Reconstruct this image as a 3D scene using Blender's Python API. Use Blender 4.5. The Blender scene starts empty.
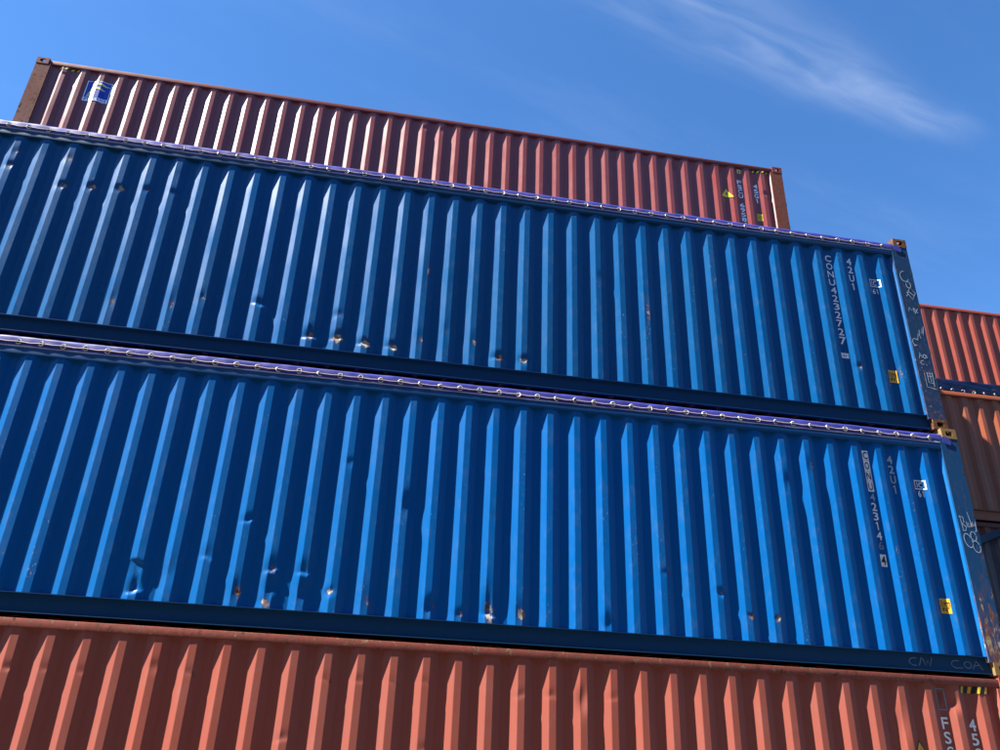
import bpy, bmesh, math, random
import numpy as np
from mathutils import Vector, Matrix

# ------------------------------------------------------------------ camera, sky, sun, exposure
scene = bpy.context.scene
COL = scene.collection
cam_data = bpy.data.cameras.new('camera')
cam = bpy.data.objects.new('camera', cam_data); COL.objects.link(cam)
cam_data.sensor_fit = 'HORIZONTAL'; cam_data.sensor_width = 36.0
cam_data.lens = 823.54 * 36.0 / 1000.0
cam_data.clip_start = 0.05; cam_data.clip_end = 6000
rot = Matrix(((0.984985, -0.107057, -0.135435), (-0.169149, -0.441539, -0.881154), (0.034534, 0.890832, -0.453018)))
cam.matrix_world = Matrix.Translation((-5.82593, -7.48562, 1.71451)) @ rot.to_4x4()
scene.camera = cam

SUN_RAY = Vector((6.0, 1.0, -7.5)).normalized()          # direction in which the sunlight travels
sun_data = bpy.data.lights.new('sun', 'SUN')
sun_data.energy = 5.0; sun_data.angle = math.radians(0.53); sun_data.color = (1.0, 0.955, 0.88)
sun = bpy.data.objects.new('sun', sun_data); COL.objects.link(sun)
sun.location = (-30, -8, 40)
sun.rotation_euler = SUN_RAY.to_track_quat('-Z', 'Y').to_euler()
SUN_EL = math.asin(-SUN_RAY.z)
SUN_AZ = math.atan2(-SUN_RAY.x, -SUN_RAY.y)               # measured from +Y towards +X

world = bpy.data.worlds.new('World'); scene.world = world; world.use_nodes = True
wn = world.node_tree.nodes; wl = world.node_tree.links
wn.clear()
def wnode(t, **kw):
    n = wn.new(t)
    for k, v in kw.items(): setattr(n, k, v)
    return n
def wmath(op, a, b=None, c=None, clamp=False):
    n = wn.new('ShaderNodeMath'); n.operation = op; n.use_clamp = clamp
    for i, v in enumerate((a, b, c)):
        if v is None: continue
        if isinstance(v, (int, float)): n.inputs[i].default_value = v
        else: wl.new(v, n.inputs[i])
    return n.outputs[0]
sky = wnode('ShaderNodeTexSky'); sky.sky_type = 'NISHITA'; sky.sun_disc = False
sky.sun_elevation = SUN_EL; sky.sun_rotation = SUN_AZ
sky.altitude = 0; sky.air_density = 1.0; sky.dust_density = 0.25; sky.ozone_density = 4.0
tc = wnode('ShaderNodeTexCoord'); sep = wnode('ShaderNodeSeparateXYZ'); wl.new(tc.outputs['Generated'], sep.inputs[0])
zc = wmath('MAXIMUM', sep.outputs[2], 0.05)
U = wmath('DIVIDE', sep.outputs[0], zc); V = wmath('DIVIDE', sep.outputs[1], zc)
ca, sa = 0.964, 0.265
du = wmath('SUBTRACT', U, 0.63); dv = wmath('SUBTRACT', V, 0.822)
S = wmath('ADD', wmath('MULTIPLY', du, ca), wmath('MULTIPLY', dv, sa))       # along the streak
T = wmath('SUBTRACT', wmath('MULTIPLY', dv, ca), wmath('MULTIPLY', du, sa))  # across it
def wcomb(a, b, c):
    n = wn.new('ShaderNodeCombineXYZ')
    for i, v in enumerate((a, b, c)):
        if isinstance(v, (int, float)): n.inputs[i].default_value = v
        else: wl.new(v, n.inputs[i])
    return n.outputs[0]
def wnoise(vec, scale, detail=6, rough=0.6, dist=0.0):
    n = wn.new('ShaderNodeTexNoise'); wl.new(vec, n.inputs['Vector'])
    n.inputs['Scale'].default_value = scale; n.inputs['Detail'].default_value = detail
    n.inputs['Roughness'].default_value = rough; n.inputs['Distortion'].default_value = dist
    return n.outputs[0]
warp = wnoise(wcomb(S, T, 0.0), 3.0, 3)
T2 = wmath('ADD', T, wmath('MULTIPLY', wmath('SUBTRACT', warp, 0.5), 0.06))
fil = wnoise(wcomb(wmath('MULTIPLY', S, 1.2), wmath('MULTIPLY', T2, 7.0), 3.1), 3.0, 7, 0.52, 0.5)
wid = wmath('ADD', 0.028, wmath('MULTIPLY', wmath('MAXIMUM', wmath('SUBTRACT', 0.15, S), 0.0), 0.09))
q = wmath('DIVIDE', T2, wid)
core = wmath('POWER', 2.718, wmath('MULTIPLY', wmath('MULTIPLY', q, q), -1.0))
def wrange(v, a, b):
    n = wn.new('ShaderNodeMapRange'); n.interpolation_type = 'SMOOTHSTEP'
    wl.new(v, n.inputs[0]); n.inputs[1].default_value = a; n.inputs[2].default_value = b
    return n.outputs[0]
ends = wmath('MULTIPLY', wrange(S, -0.75, 0.05), wrange(S, 0.36, 0.16))
streak = wmath('MULTIPLY', wmath('MULTIPLY', core, ends), wrange(fil, 0.22, 0.8))
veil_n = wnoise(wcomb(wmath('MULTIPLY', S, 0.8), wmath('MULTIPLY', T2, 2.6), 7.7), 1.5, 8, 0.62, 0.5)
veil = wmath('MULTIPLY', wrange(veil_n, 0.47, 0.78), wrange(sep.outputs[2], 0.12, 0.6))
cl = wmath('ADD', wmath('MULTIPLY', streak, 0.27), wmath('MULTIPLY', veil, 0.035), clamp=True)
mix = wnode('ShaderNodeMix', data_type='RGBA'); wl.new(cl, mix.inputs[0])
tint = wnode('ShaderNodeMix', data_type='RGBA', blend_type='MULTIPLY'); tint.inputs[0].default_value = 1.0
wl.new(sky.outputs[0], tint.inputs[6]); tint.inputs[7].default_value = (0.56, 0.94, 1.26, 1)
wl.new(tint.outputs[2], mix.inputs[6]); mix.inputs[7].default_value = (5.6, 6.2, 7.0, 1)
bg = wnode('ShaderNodeBackground'); bg.inputs['Strength'].default_value = 0.051
wl.new(mix.outputs[2], bg.inputs['Color'])
wo = wnode('ShaderNodeOutputWorld'); wl.new(bg.outputs[0], wo.inputs[0])

scene.view_settings.view_transform = 'Standard'; scene.view_settings.look = 'None'
scene.view_settings.gamma = 1.0; scene.view_settings.use_curve_mapping = False
scene.view_settings.exposure = 2.0
scene.render.engine = 'CYCLES'

# ------------------------------------------------------------------ materials
class NT:
    def __init__(self, name):
        self.m = bpy.data.materials.new(name); self.m.use_nodes = True
        self.n = self.m.node_tree.nodes; self.l = self.m.node_tree.links
        self.b = self.n['Principled BSDF']
        self.co = self.n.new('ShaderNodeTexCoord').outputs['Object']
    def set(self, sock, v):
        if isinstance(v, (int, float)): sock.default_value = v
        elif isinstance(v, (tuple, list)): sock.default_value = (*v[:3], 1) if len(sock.default_value) == 4 else v
        else: self.l.new(v, sock)
    def math(self, op, a, b=None, clamp=False):
        n = self.n.new('ShaderNodeMath'); n.operation = op; n.use_clamp = clamp
        self.set(n.inputs[0], a)
        if b is not None: self.set(n.inputs[1], b)
        return n.outputs[0]
    def map(self, sc, off=(0, 0, 0)):
        n = self.n.new('ShaderNodeMapping'); self.l.new(self.co, n.inputs[0])
        n.inputs['Scale'].default_value = sc; n.inputs['Location'].default_value = off
        return n.outputs[0]
    def noise(self, scale, detail=5, rough=0.55, vec=None, dist=0.0):
        n = self.n.new('ShaderNodeTexNoise'); self.l.new(vec or self.co, n.inputs['Vector'])
        n.inputs['Scale'].default_value = scale; n.inputs['Detail'].default_value = detail
        n.inputs['Roughness'].default_value = rough; n.inputs['Distortion'].default_value = dist
        return n.outputs[0]
    def rng(self, v, a, b, c=0.0, d=1.0):
        n = self.n.new('ShaderNodeMapRange'); self.l.new(v, n.inputs[0])
        n.inputs[1].default_value = a; n.inputs[2].default_value = b
        n.inputs[3].default_value = c; n.inputs[4].default_value = d
        return n.outputs[0]
    def mix(self, f, a, b):
        n = self.n.new('ShaderNodeMix'); n.data_type = 'RGBA'
        self.set(n.inputs[0], f); self.set(n.inputs[6], a); self.set(n.inputs[7], b)
        return n.outputs[2]
    def attr(self, name):
        n = self.n.new('ShaderNodeAttribute'); n.attribute_name = name
        return n.outputs['Fac']
    def bump(self, h, strength=0.2, dist=0.01):
        n = self.n.new('ShaderNodeBump'); self.l.new(h, n.inputs['Height'])
        n.inputs['Strength'].default_value = strength; n.inputs['Distance'].default_value = dist
        self.l.new(n.outputs[0], self.b.inputs['Normal'])

ALB = 0.64
def sc3(c, k): return tuple(min(1.0, x * k) for x in c)

def paint(name, base, rough=0.42, wear=0.0, fade=(0.5, 0.5, 0.5), fade_amt=0.12, rust=(0.16, 0.055, 0.022),
          pale=(0.62, 0.58, 0.5), streak=0.25, chip=0.70, spec=0.17, seed=0.0, stretch=0.8):
    """weathered container paint: faded patches, run-down dirt, chips where the sheet is knocked ('wear' attribute)"""
    base, fade, rust, pale = (sc3(v, k) for v, k in ((base, ALB), (fade, ALB), (rust, ALB * 1.2), (pale, ALB * 0.95)))
    t = NT(name)
    o = (seed, seed * 1.7, seed * 0.3)
    big = t.noise(0.9, 3, 0.5, t.map((1, 1, 1), o))
    c = t.mix(t.rng(big, 0.3, 0.75, 0.0, fade_amt * 2), base, fade)
    run = t.noise(1.0, 6, 0.65, t.map((22, 22, 0.9), o))
    c = t.mix(t.rng(run, 0.50, 0.82, 0.0, streak), c, sc3(base, 0.55))
    fine = t.noise(30, 6, 0.6, t.map((1, 1, 1), o))
    c = t.mix(t.rng(fine, 0.35, 0.8, 0.0, 0.16), c, sc3(fade, 0.9))
    w = t.math('ADD', t.attr('wear'), wear)
    n1 = t.noise(26, 8, 0.74, t.map((1, 1, stretch), o), 0.5)
    c = t.mix(t.math('MULTIPLY', t.attr('tone'), 0.5), c, fade)
    sp_ = t.noise(75, 4, 0.6, t.map((1, 1, 0.45), o))
    zone = t.rng(t.noise(1.6, 4, 0.6, t.map((1, 1, 1), (o[0] + 9, o[1], o[2]))), 0.42, 0.68, 0.0, 0.13)
    specks = t.rng(t.math('MULTIPLY', t.math('ADD', sp_, zone), t.attr('proud')), 0.74, 0.77)
    k = t.math('ADD', n1, t.math('MULTIPLY', w, 0.46))
    mask = t.math('MAXIMUM', t.rng(k, chip, chip + 0.025), t.math('MULTIPLY', specks, 0.85))
    n2 = t.noise(9, 5, 0.6, t.map((1, 1, 1), (o[0] + 5, o[1], o[2])))
    chipc = t.mix(t.rng(n2, 0.44, 0.58), pale, rust)
    scf = t.rng(t.noise(9, 9, 0.78, t.map((1, 1, 0.5), (o[0] + 3, o[1], o[2])), 0.3), 0.50, 0.72, 0.0, 0.26)
    c = t.mix(t.math('MULTIPLY', scf, t.attr('proud')), c, t.mix(0.55, fade, (0.24, 0.24, 0.24)))
    c = t.mix(mask, c, chipc)
    halo = t.rng(k, chip - 0.13, chip, 0.0, 0.40)
    c2 = t.mix(t.math('MULTIPLY', halo, t.math('SUBTRACT', 1.0, mask)), c, sc3(rust, 1.0))
    t.set(t.b.inputs['Base Color'], c2)
    r = t.rng(t.noise(5, 5, 0.6, t.map((1, 1, 0.35), o)), 0.3, 0.7, rough - 0.05, rough + 0.08)
    r = t.math('ADD', r, t.math('MULTIPLY', mask, 0.35), True)
    t.set(t.b.inputs['Roughness'], r)
    t.b.inputs['Specular IOR Level'].default_value = spec
    h = t.math('SUBTRACT', t.math('MULTIPLY', t.noise(260, 2, 0.5), 0.35), t.math('MULTIPLY', mask, 0.3))
    t.bump(h, 0.22, 0.002)
    return t.m

def plain(name, base, rough=0.5, var=0.25, metallic=0.0, scale=14, spec=0.5):
    t = NT(name)
    n = t.noise(scale, 6, 0.6)
    t.set(t.b.inputs['Base Color'], t.mix(t.rng(n, 0.3, 0.75, 0.0, 1.0), sc3(base, 1 + var * 0.4), sc3(base, 1 - var)))
    t.set(t.b.inputs['Roughness'], t.rng(t.noise(scale * 2.3, 4), 0.3, 0.7, max(0.05, rough - 0.07), rough + 0.09))
    t.b.inputs['Metallic'].default_value = metallic
    t.b.inputs['Specular IOR Level'].default_value = spec
    t.bump(t.noise(scale * 8, 3), 0.15, 0.002)
    return t.m

def printed(name, base, hole=0.80, rough=0.5):
    """stuck-on or stencilled print, worn through in specks"""
    t = NT(name)
    n = t.noise(45, 6, 0.7)
    t.set(t.b.inputs['Base Color'], t.mix(t.rng(n, 0.5, hole, 0.0, 0.40), base, sc3(base, 0.40)))
    t.b.inputs['Roughness'].default_value = rough
    return t.m

BLUE1 = (0.0015, 0.170, 0.58)
BLUE2 = (0.002, 0.128, 0.405)
RED1 = (0.51, 0.122, 0.080)
RED2 = (0.36, 0.060, 0.044)
M = {}
M['blue_low'] = paint('blue_paint_vivid', BLUE1, 0.34, spec=0.12, fade=(0.006, 0.14, 0.42), fade_amt=0.12, chip=0.80, seed=1.3)
M['blue_high'] = paint('blue_paint_faded', BLUE2, 0.29, fade=(0.012, 0.135, 0.34), fade_amt=0.18, chip=0.79, seed=4.1)
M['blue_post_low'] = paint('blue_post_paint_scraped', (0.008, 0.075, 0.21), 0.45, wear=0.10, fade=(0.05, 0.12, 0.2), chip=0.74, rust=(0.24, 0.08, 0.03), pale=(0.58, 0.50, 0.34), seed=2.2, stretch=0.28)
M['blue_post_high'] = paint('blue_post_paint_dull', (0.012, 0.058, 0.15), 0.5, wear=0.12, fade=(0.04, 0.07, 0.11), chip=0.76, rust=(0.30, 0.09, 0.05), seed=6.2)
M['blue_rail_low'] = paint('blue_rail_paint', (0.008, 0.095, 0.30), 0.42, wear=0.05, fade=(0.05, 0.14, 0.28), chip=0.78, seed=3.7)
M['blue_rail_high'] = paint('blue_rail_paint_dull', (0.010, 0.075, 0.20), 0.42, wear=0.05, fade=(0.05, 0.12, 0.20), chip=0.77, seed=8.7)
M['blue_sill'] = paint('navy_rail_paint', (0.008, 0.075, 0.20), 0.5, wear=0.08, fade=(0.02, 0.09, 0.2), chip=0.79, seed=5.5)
M['red_low'] = paint('brick_red_paint', RED1, 0.52, fade=(0.42, 0.13, 0.10), fade_amt=0.15, chip=0.82, rust=(0.10, 0.04, 0.025), pale=(0.40, 0.16, 0.11), seed=2.9)
M['red_rail_low'] = paint('brick_red_rail_paint', (0.40, 0.095, 0.068), 0.52, wear=0.26, fade=(0.42, 0.16, 0.12), chip=0.69, rust=(0.07, 0.035, 0.025), pale=(0.46, 0.28, 0.16), seed=7.1)
M['red_high'] = paint('maroon_paint', RED2, 0.31, spec=0.38, fade=(0.34, 0.10, 0.09), fade_amt=0.15, chip=0.84, rust=(0.09, 0.035, 0.02), pale=(0.3, 0.12, 0.09), seed=9.4)
M['red_rail_high'] = paint('maroon_rail_paint', (0.25, 0.062, 0.048), 0.6, spec=0.1, wear=0.05, fade=(0.3, 0.11, 0.09), chip=0.76, rust=(0.09, 0.035, 0.02), pale=(0.34, 0.16, 0.11), seed=10.1)
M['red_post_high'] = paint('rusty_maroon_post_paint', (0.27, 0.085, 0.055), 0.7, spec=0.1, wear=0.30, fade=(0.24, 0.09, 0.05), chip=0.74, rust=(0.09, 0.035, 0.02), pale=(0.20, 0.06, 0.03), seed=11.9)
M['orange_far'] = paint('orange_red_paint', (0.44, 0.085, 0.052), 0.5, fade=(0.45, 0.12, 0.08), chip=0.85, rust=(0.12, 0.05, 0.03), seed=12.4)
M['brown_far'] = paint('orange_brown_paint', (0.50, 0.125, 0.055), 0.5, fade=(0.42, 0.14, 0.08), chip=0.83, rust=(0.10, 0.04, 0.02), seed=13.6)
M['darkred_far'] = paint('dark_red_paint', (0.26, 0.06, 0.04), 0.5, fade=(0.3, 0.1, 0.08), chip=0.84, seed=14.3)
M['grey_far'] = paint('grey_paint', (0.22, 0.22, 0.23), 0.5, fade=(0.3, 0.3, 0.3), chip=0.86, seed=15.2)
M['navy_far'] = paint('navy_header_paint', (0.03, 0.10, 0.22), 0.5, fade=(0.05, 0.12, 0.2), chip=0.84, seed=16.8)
M['rust'] = paint('rusty_casting', (0.21, 0.075, 0.030), 0.75, wear=0.35, fade=(0.30, 0.13, 0.06), chip=0.72, rust=(0.07, 0.03, 0.018), pale=(0.45, 0.30, 0.12), spec=0.2, seed=17.7)
M['rust_yellow'] = paint('rusty_ochre_casting', (0.36, 0.23, 0.085), 0.7, wear=0.25, fade=(0.30, 0.17, 0.07), chip=0.72, rust=(0.15, 0.055, 0.02), pale=(0.5, 0.38, 0.2), spec=0.2, seed=18.1)
M['under'] = plain('dark_underframe', (0.17, 0.085, 0.055), 0.8)
M['rope'] = plain('tarp_rope', (0.36, 0.28, 0.30), 0.6, 0.3, scale=60)
M['ring'] = plain('galvanised_ring', (0.60, 0.58, 0.50), 0.45, 0.35, metallic=0.2, scale=50)
M['tarp'] = plain('violet_blue_tarpaulin', (0.042, 0.045, 0.27), 0.45, 0.4, scale=6)
M['hem'] = plain('pale_tarp_hem', (0.42, 0.42, 0.60), 0.5, 0.35, scale=9)
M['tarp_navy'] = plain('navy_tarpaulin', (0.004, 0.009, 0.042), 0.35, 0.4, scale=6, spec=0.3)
M['white'] = printed('white_lettering', (0.90, 0.91, 0.92))
M['faint'] = printed('faded_lettering', (0.30, 0.42, 0.56), 0.62)
M['chalk'] = printed('chalk_marks', (0.42, 0.48, 0.54), 0.62, 0.9)
M['chalk_faint'] = printed('faint_chalk_marks', (0.20, 0.26, 0.34), 0.62, 0.9)
M['black'] = printed('black_print', (0.012, 0.012, 0.014))
M['navyprint'] = printed('navy_print', (0.006, 0.02, 0.06))
M['yellow'] = printed('amber_sticker', (0.78, 0.42, 0.02))
M['lemon'] = printed('yellow_sticker', (0.85, 0.56, 0.02))
M['logoblue'] = printed('royal_blue_print', (0.012, 0.03, 0.32))
M['logoyellow'] = printed('pale_yellow_print', (0.72, 0.66, 0.16))
M['dark'] = plain('dark_gap', (0.012, 0.012, 0.014), 0.8)
M['steel'] = plain('locking_steel', (0.35, 0.34, 0.33), 0.45, 0.4, metallic=0.6)

# ------------------------------------------------------------------ helpers
def link(name, mesh, parent=None, mat=None):
    o = bpy.data.objects.new(name, mesh); COL.objects.link(o)
    if mat is not None and not mesh.materials: mesh.materials.append(mat)
    if parent is not None: o.parent = parent
    return o
CACHE = {}
def cached(key, fn):
    if key not in CACHE: CACHE[key] = fn()
    return CACHE[key]
def bm_mesh(bm, name, mat, smooth=None):
    me = bpy.data.meshes.new(name)
    bmesh.ops.recalc_face_normals(bm, faces=bm.faces)
    bm.to_mesh(me); bm.free()
    if mat is not None: me.materials.append(mat)
    if smooth:
        me.shade_smooth(); me.set_sharp_from_angle(angle=math.radians(smooth))
    return me
def box(bm, x0, x1, y0, y1, z0, z1, bev=0.0):
    r = bmesh.ops.create_cube(bm, size=1.0)
    vs = r['verts']
    for v in vs:
        v.co.x = x0 if v.co.x < 0 else x1
        v.co.y = y0 if v.co.y < 0 else y1
        v.co.z = z0 if v.co.z < 0 else z1
    if bev:
        es = list({e for v in vs for e in v.link_edges})
        bmesh.ops.bevel(bm, geom=es, offset=bev, segments=2, profile=0.6, affect='EDGES')
def box_mesh(name, mat, *boxes, bev=0.0):
    def f():
        bm = bmesh.new()
        for b in boxes: box(bm, *b, bev=bev)
        return bm_mesh(bm, name, mat, 35 if bev else None)
    return cached((name, mat.name, boxes, bev), f)

W, L = 2.438, 12.192
YF = -W / 2                  # face of the corner castings
PY = YF + 0.020              # outer flats of the corrugated side
DEPTH = 0.034
PROF = ((0.0, 0.0), (0.064, 0.0), (0.135, 1.0), (0.207, 1.0), (0.278, 0.0))
def prof(x, x0, p):
    """depth of the corrugated sheet at x; x0 = outer left edge of one rib, p = pitch"""
    u = np.mod(np.asarray(x, float) - x0, p) / p * 0.278
    return np.interp(u, [q[0] for q in PROF], [q[1] for q in PROF]) * DEPTH
def smooth_wobble(rs, x, z, amp, n=14):
    y = np.zeros_like(x)
    for i in range(n):
        kx = rs.uniform(-5, 5); kz = rs.uniform(-4, 4); ph = rs.uniform(0, 6.28)
        y += np.sin(kx * x + kz * z + ph) * rs.uniform(0.3, 1.0)
    return y * amp / math.sqrt(n)

def side_mesh(key, mat, xa, xb, za, zb, x0, p, fine, dents=(), seed=1):
    """corrugated sheet between xa..xb, za..zb, facing -y with its outer flats on y = PY; dents are (kind, x, z, rx, rz, depth, wear)"""
    if fine:
        us = (0.0015, 0.006, 0.032, 0.058, 0.0625, 0.0655, 0.070, 0.100, 0.129, 0.1335, 0.1365, 0.141, 0.171, 0.201, 0.2055, 0.2085, 0.213, 0.243, 0.272, 0.2765)
    else:
        us = (0.0, 0.064, 0.135, 0.207)
    k0 = math.floor((xa - x0) / p) - 1; k1 = math.ceil((xb - x0) / p) + 1
    xs = [x0 + k * p + u * p / 0.278 for k in range(k0, k1) for u in us]
    xs = np.array([xa] + sorted([x for x in xs if xa + 0.002 < x < xb - 0.002] + ([xb - 0.043, xb - 0.040, xb - 0.026, xb - 0.013] if fine else [])) + [xb])
    if fine:
        zz = list(np.arange(za, zb, 0.05)) + [zb]
        for d in dents:
            zz += list(np.arange(max(za, d[2] - 2.2 * d[4]), min(zb, d[2] + 2.2 * d[4]), max(0.008, d[4] / 6)))
        zz = np.array(sorted(zz)); keep = [zz[0]]
        for z in zz[1:]:
            if z - keep[-1] > 0.0075: keep.append(z)
        keep[-1] = zb
        zs = np.array(keep)
    else:
        zs = np.array([za, zb])
    X, Z = np.meshgrid(xs, zs)
    Y = prof(X, x0, p)
    if fine: Y = np.minimum(Y, np.interp(X, [xb - 0.041, xb - 0.012], [1.0, 0.0]) * DEPTH + 0.001)      # the sheet turns out to meet the door post
    wear = np.zeros_like(X)
    if fine:
        rs = np.random.RandomState(seed)
        rib = np.floor((X - x0 + 0.06) / p).astype(int); rib -= rib.min()
        tilt = rs.uniform(-0.8, 0.8, rib.max() + 1); lean = rs.uniform(-1, 1, rib.max() + 1)
        u = np.mod(X - x0 + 0.06, p) - p / 2
        proud = 1 - Y / DEPTH
        Y = Y + smooth_wobble(rs, X * 1.1, Z, 0.0015) + smooth_wobble(rs, X * 4, Z * 2.2, 0.0005)
        Y = Y + tilt[rib] * u * 0.007 + lean[rib] * 0.0012 * proud
        # light scuffs on the proud ribs, mostly low down
        for k in range(int(rs.randint(26, 34))):
            cx = rs.choice(xs); cz = za + (zb - za) * rs.beta(0.9, 1.9)
            g = np.exp(-((X - cx) / 0.05) ** 2 - ((Z - cz) / rs.uniform(0.04, 0.16)) ** 2)
            wear += g * proud * rs.uniform(0.15, 0.42)
            Y += g * proud * rs.uniform(0.0, 0.002)
        for kind, dx, dz, rx, rz, dep, wr in dents:
            gx = np.exp(-((X - dx) / rx) ** 2)
            dz = dz + rs.uniform(-0.35, 0.35) * (X - dx) + 0.006 * np.sin((X - dx) * rs.uniform(50, 110) + rs.uniform(0, 6))     # ragged, never level
            if kind == 'push':
                g = gx * np.exp(-((Z - dz) / rz) ** 2)
            elif kind == 'fold':      # sheet caved in above a sharp ledge
                up = np.where(Z >= dz, np.exp(-((Z - dz) / rz) ** 2), np.exp(-((Z - dz) / 0.022) ** 2))
                g = gx * up * (0.35 + 0.65 * proud)
            elif kind == 'sag':       # rib knocked flat down to the sill, sharp edge on top
                up = np.where(Z <= dz, np.exp(-((Z - dz) / rz) ** 2), np.exp(-((Z - dz) / 0.02) ** 2))
                g = gx * up * proud
            Y = Y + g * (dep * (0.6 if kind == 'push' and rz < 0.06 else 0.85))
            edge = np.exp(-((X - dx) / (rx * 1.0)) ** 2 - ((Z - dz) / max(0.045, rz * 0.7)) ** 2)
            wear += edge * wr * 1.15
            if wr > 0.3: wear += np.exp(-((X - dx - 0.01) / 0.022) ** 2) * np.where(Z < dz, np.exp(np.minimum(0, Z - dz) / 0.10), 0) * 0.45 * wr
    n, m = X.shape
    co = np.stack([X, PY + Y, Z], -1).reshape(-1, 3)
    a = (np.arange(n - 1)[:, None] * m + np.arange(m - 1)[None, :]).reshape(-1)
    faces = np.stack([a, a + 1, a + m + 1, a + m], 1)
    me = bpy.data.meshes.new(key)
    me.from_pydata(co.tolist(), [], faces.tolist()); me.materials.append(mat)
    if fine:
        at = me.attributes.new('wear', 'FLOAT', 'POINT'); at.data.foreach_set('value', wear.reshape(-1).astype(np.float32))
        at = me.attributes.new('proud', 'FLOAT', 'POINT'); at.data.foreach_set('value', np.clip(proud, 0, 1).reshape(-1).astype(np.float32))
        tone = rs.uniform(0, 1, rib.max() // 4 + 2)[(rib + 1) // 4]
        at = me.attributes.new('tone', 'FLOAT', 'POINT'); at.data.foreach_set('value', tone.reshape(-1).astype(np.float32))
        me.shade_smooth(); me.set_sharp_from_angle(angle=math.radians(28))
    me.update()
    return me

def casting_mesh(mat, mx, my, mz):
    """corner casting shell 178 x 162 x 118 with oval holes on its outer faces; mx,my,mz = -1/1 tell which way is outward"""
    def f():
        bm = bmesh.new()
        sx, sy, sz = 0.178, 0.162, 0.118
        def face(o, a, b, hole):
            A, Bv = Vector(a), Vector(b); n = A.cross(Bv).normalized(); o = Vector(o)
            la, lb = A.length, Bv.length; A.normalize(); Bv.normalize()
            if not hole:
                bm.faces.new([bm.verts.new(o), bm.verts.new(o + A * la), bm.verts.new(o + A * la + Bv * lb), bm.verts.new(o + Bv * lb)]); return
            N = 20; ha, hb = hole; outer = []; inner = []
            for i in range(N):
                t = 2 * math.pi * (i + 0.5) / N
                c, s = math.cos(t), math.sin(t)
                e = 0.55
                px = math.copysign(abs(c) ** e, c) * ha; py = math.copysign(abs(s) ** e, s) * hb
                k = min(la / 2 / max(1e-6, abs(c)), lb / 2 / max(1e-6, abs(s)))
                outer.append(bm.verts.new(o + A * (la / 2 + c * k) + Bv * (lb / 2 + s * k)))
                inner.append((o + A * (la / 2 + px) + Bv * (lb / 2 + py)))
            iv = [bm.verts.new(v) for v in inner]; dv = [bm.verts.new(v - n * 0.026) for v in inner]
            for i in range(N):
                j = (i + 1) % N
                bm.faces.new([outer[i], outer[j], iv[j], iv[i]]); bm.faces.new([iv[i], iv[j], dv[j], dv[i]])
            # corners of the plate
            corners = [o, o + A * la, o + A * la + Bv * lb, o + Bv * lb]
            for c in corners:
                d = sorted(outer, key=lambda v: (v.co - c).length)[:2]
                bm.faces.new([bm.verts.new(c), d[0], d[1]])
        # built with the outward corner at (+,-,+): front -y, end +x, top +z
        face((-sx, 0, 0), (sx, 0, 0), (0, 0, sz), (0.040, 0.030))              # front
        face((0, 0, 0), (0, sy, 0), (0, 0, sz), (0.040, 0.032))                # end
        face((-sx, 0, sz), (sx, 0, 0), (0, sy, 0), (0.032, 0.055))             # top
        face((-sx, sy, 0), (0, -sy, 0), (0, 0, sz), None)
        face((0, sy, 0), (-sx, 0, 0), (0, 0, sz), None)
        face((-sx, sy, 0), (sx, 0, 0), (0, -sy, 0), None)
        bmesh.ops.remove_doubles(bm, verts=bm.verts, dist=0.0005)
        for v in bm.verts:
            if mx < 0: v.co.x = -v.co.x
            if my > 0: v.co.y = -v.co.y
            if mz < 0: v.co.z = sz - v.co.z
        return bm_mesh(bm, 'corner_casting', mat)
    return cached(('casting', mat.name, mx, my, mz), f)

TEXTS = {}
def text_bm(s):
    """flat outline of a short text in the xz plane, its box scaled to 1 x 1 with the lower left corner at the origin"""
    if s not in TEXTS:
        cu = bpy.data.curves.new('glyph', 'FONT'); cu.body = s; cu.resolution_u = 3; cu.offset = 0.016
        o = bpy.data.objects.new('glyph', cu); COL.objects.link(o)
        dg = bpy.context.evaluated_depsgraph_get(); dg.update()
        me = bpy.data.meshes.new_from_object(o.evaluated_get(dg))
        co = np.array([v.co[:2] for v in me.vertices]); fs = [list(p.vertices) for p in me.polygons]
        lo = co.min(0); hi = co.max(0)
        TEXTS[s] = ((co - lo) / np.maximum(hi - lo, 1e-6), fs)
        bpy.data.objects.remove(o); bpy.data.curves.remove(cu); bpy.data.meshes.remove(me)
    return TEXTS[s]
def add_text(bm, s, x, z, w, h):
    """text with its lower left corner at x, z, w wide and h high"""
    co, fs = text_bm(s)
    if s in ('1', 'I'):
        b = w * 0.22; c = x + w * 0.55
        add_rect(bm, c - b / 2, c + b / 2, z, z + h)
        if s == '1': add_poly(bm, [(c - b * 2.0, z + h * 0.70), (c - b * 0.55, z + h * 0.80), (c - b * 0.55, z + h)])
        return
    vs = [bm.verts.new((x + a * w, 0, z + b * h)) for a, b in co]
    for f in fs:
        try: bm.faces.new([vs[i] for i in f])
        except ValueError: pass
def add_poly(bm, pts):
    bm.faces.new([bm.verts.new((x, 0, z)) for x, z in pts])
def add_rect(bm, x0, x1, z0, z1): add_poly(bm, [(x0, z0), (x1, z0), (x1, z1), (x0, z1)])
def add_stroke(bm, pts, w=0.007):
    """hand-drawn line as a flat ribbon"""
    pts = [Vector((a, 0, b)) for a, b in pts]
    prev = None
    for i, p in enumerate(pts):
        d = (pts[min(i + 1, len(pts) - 1)] - pts[max(i - 1, 0)]); d.normalize()
        n = Vector((-d.z, 0, d.x)) * w / 2 * random.uniform(0.7, 1.25)
        cur = (bm.verts.new(p + n), bm.verts.new(p - n))
        if prev: bm.faces.new([prev[0], prev[1], cur[1], cur[0]])
        prev = cur
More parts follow.
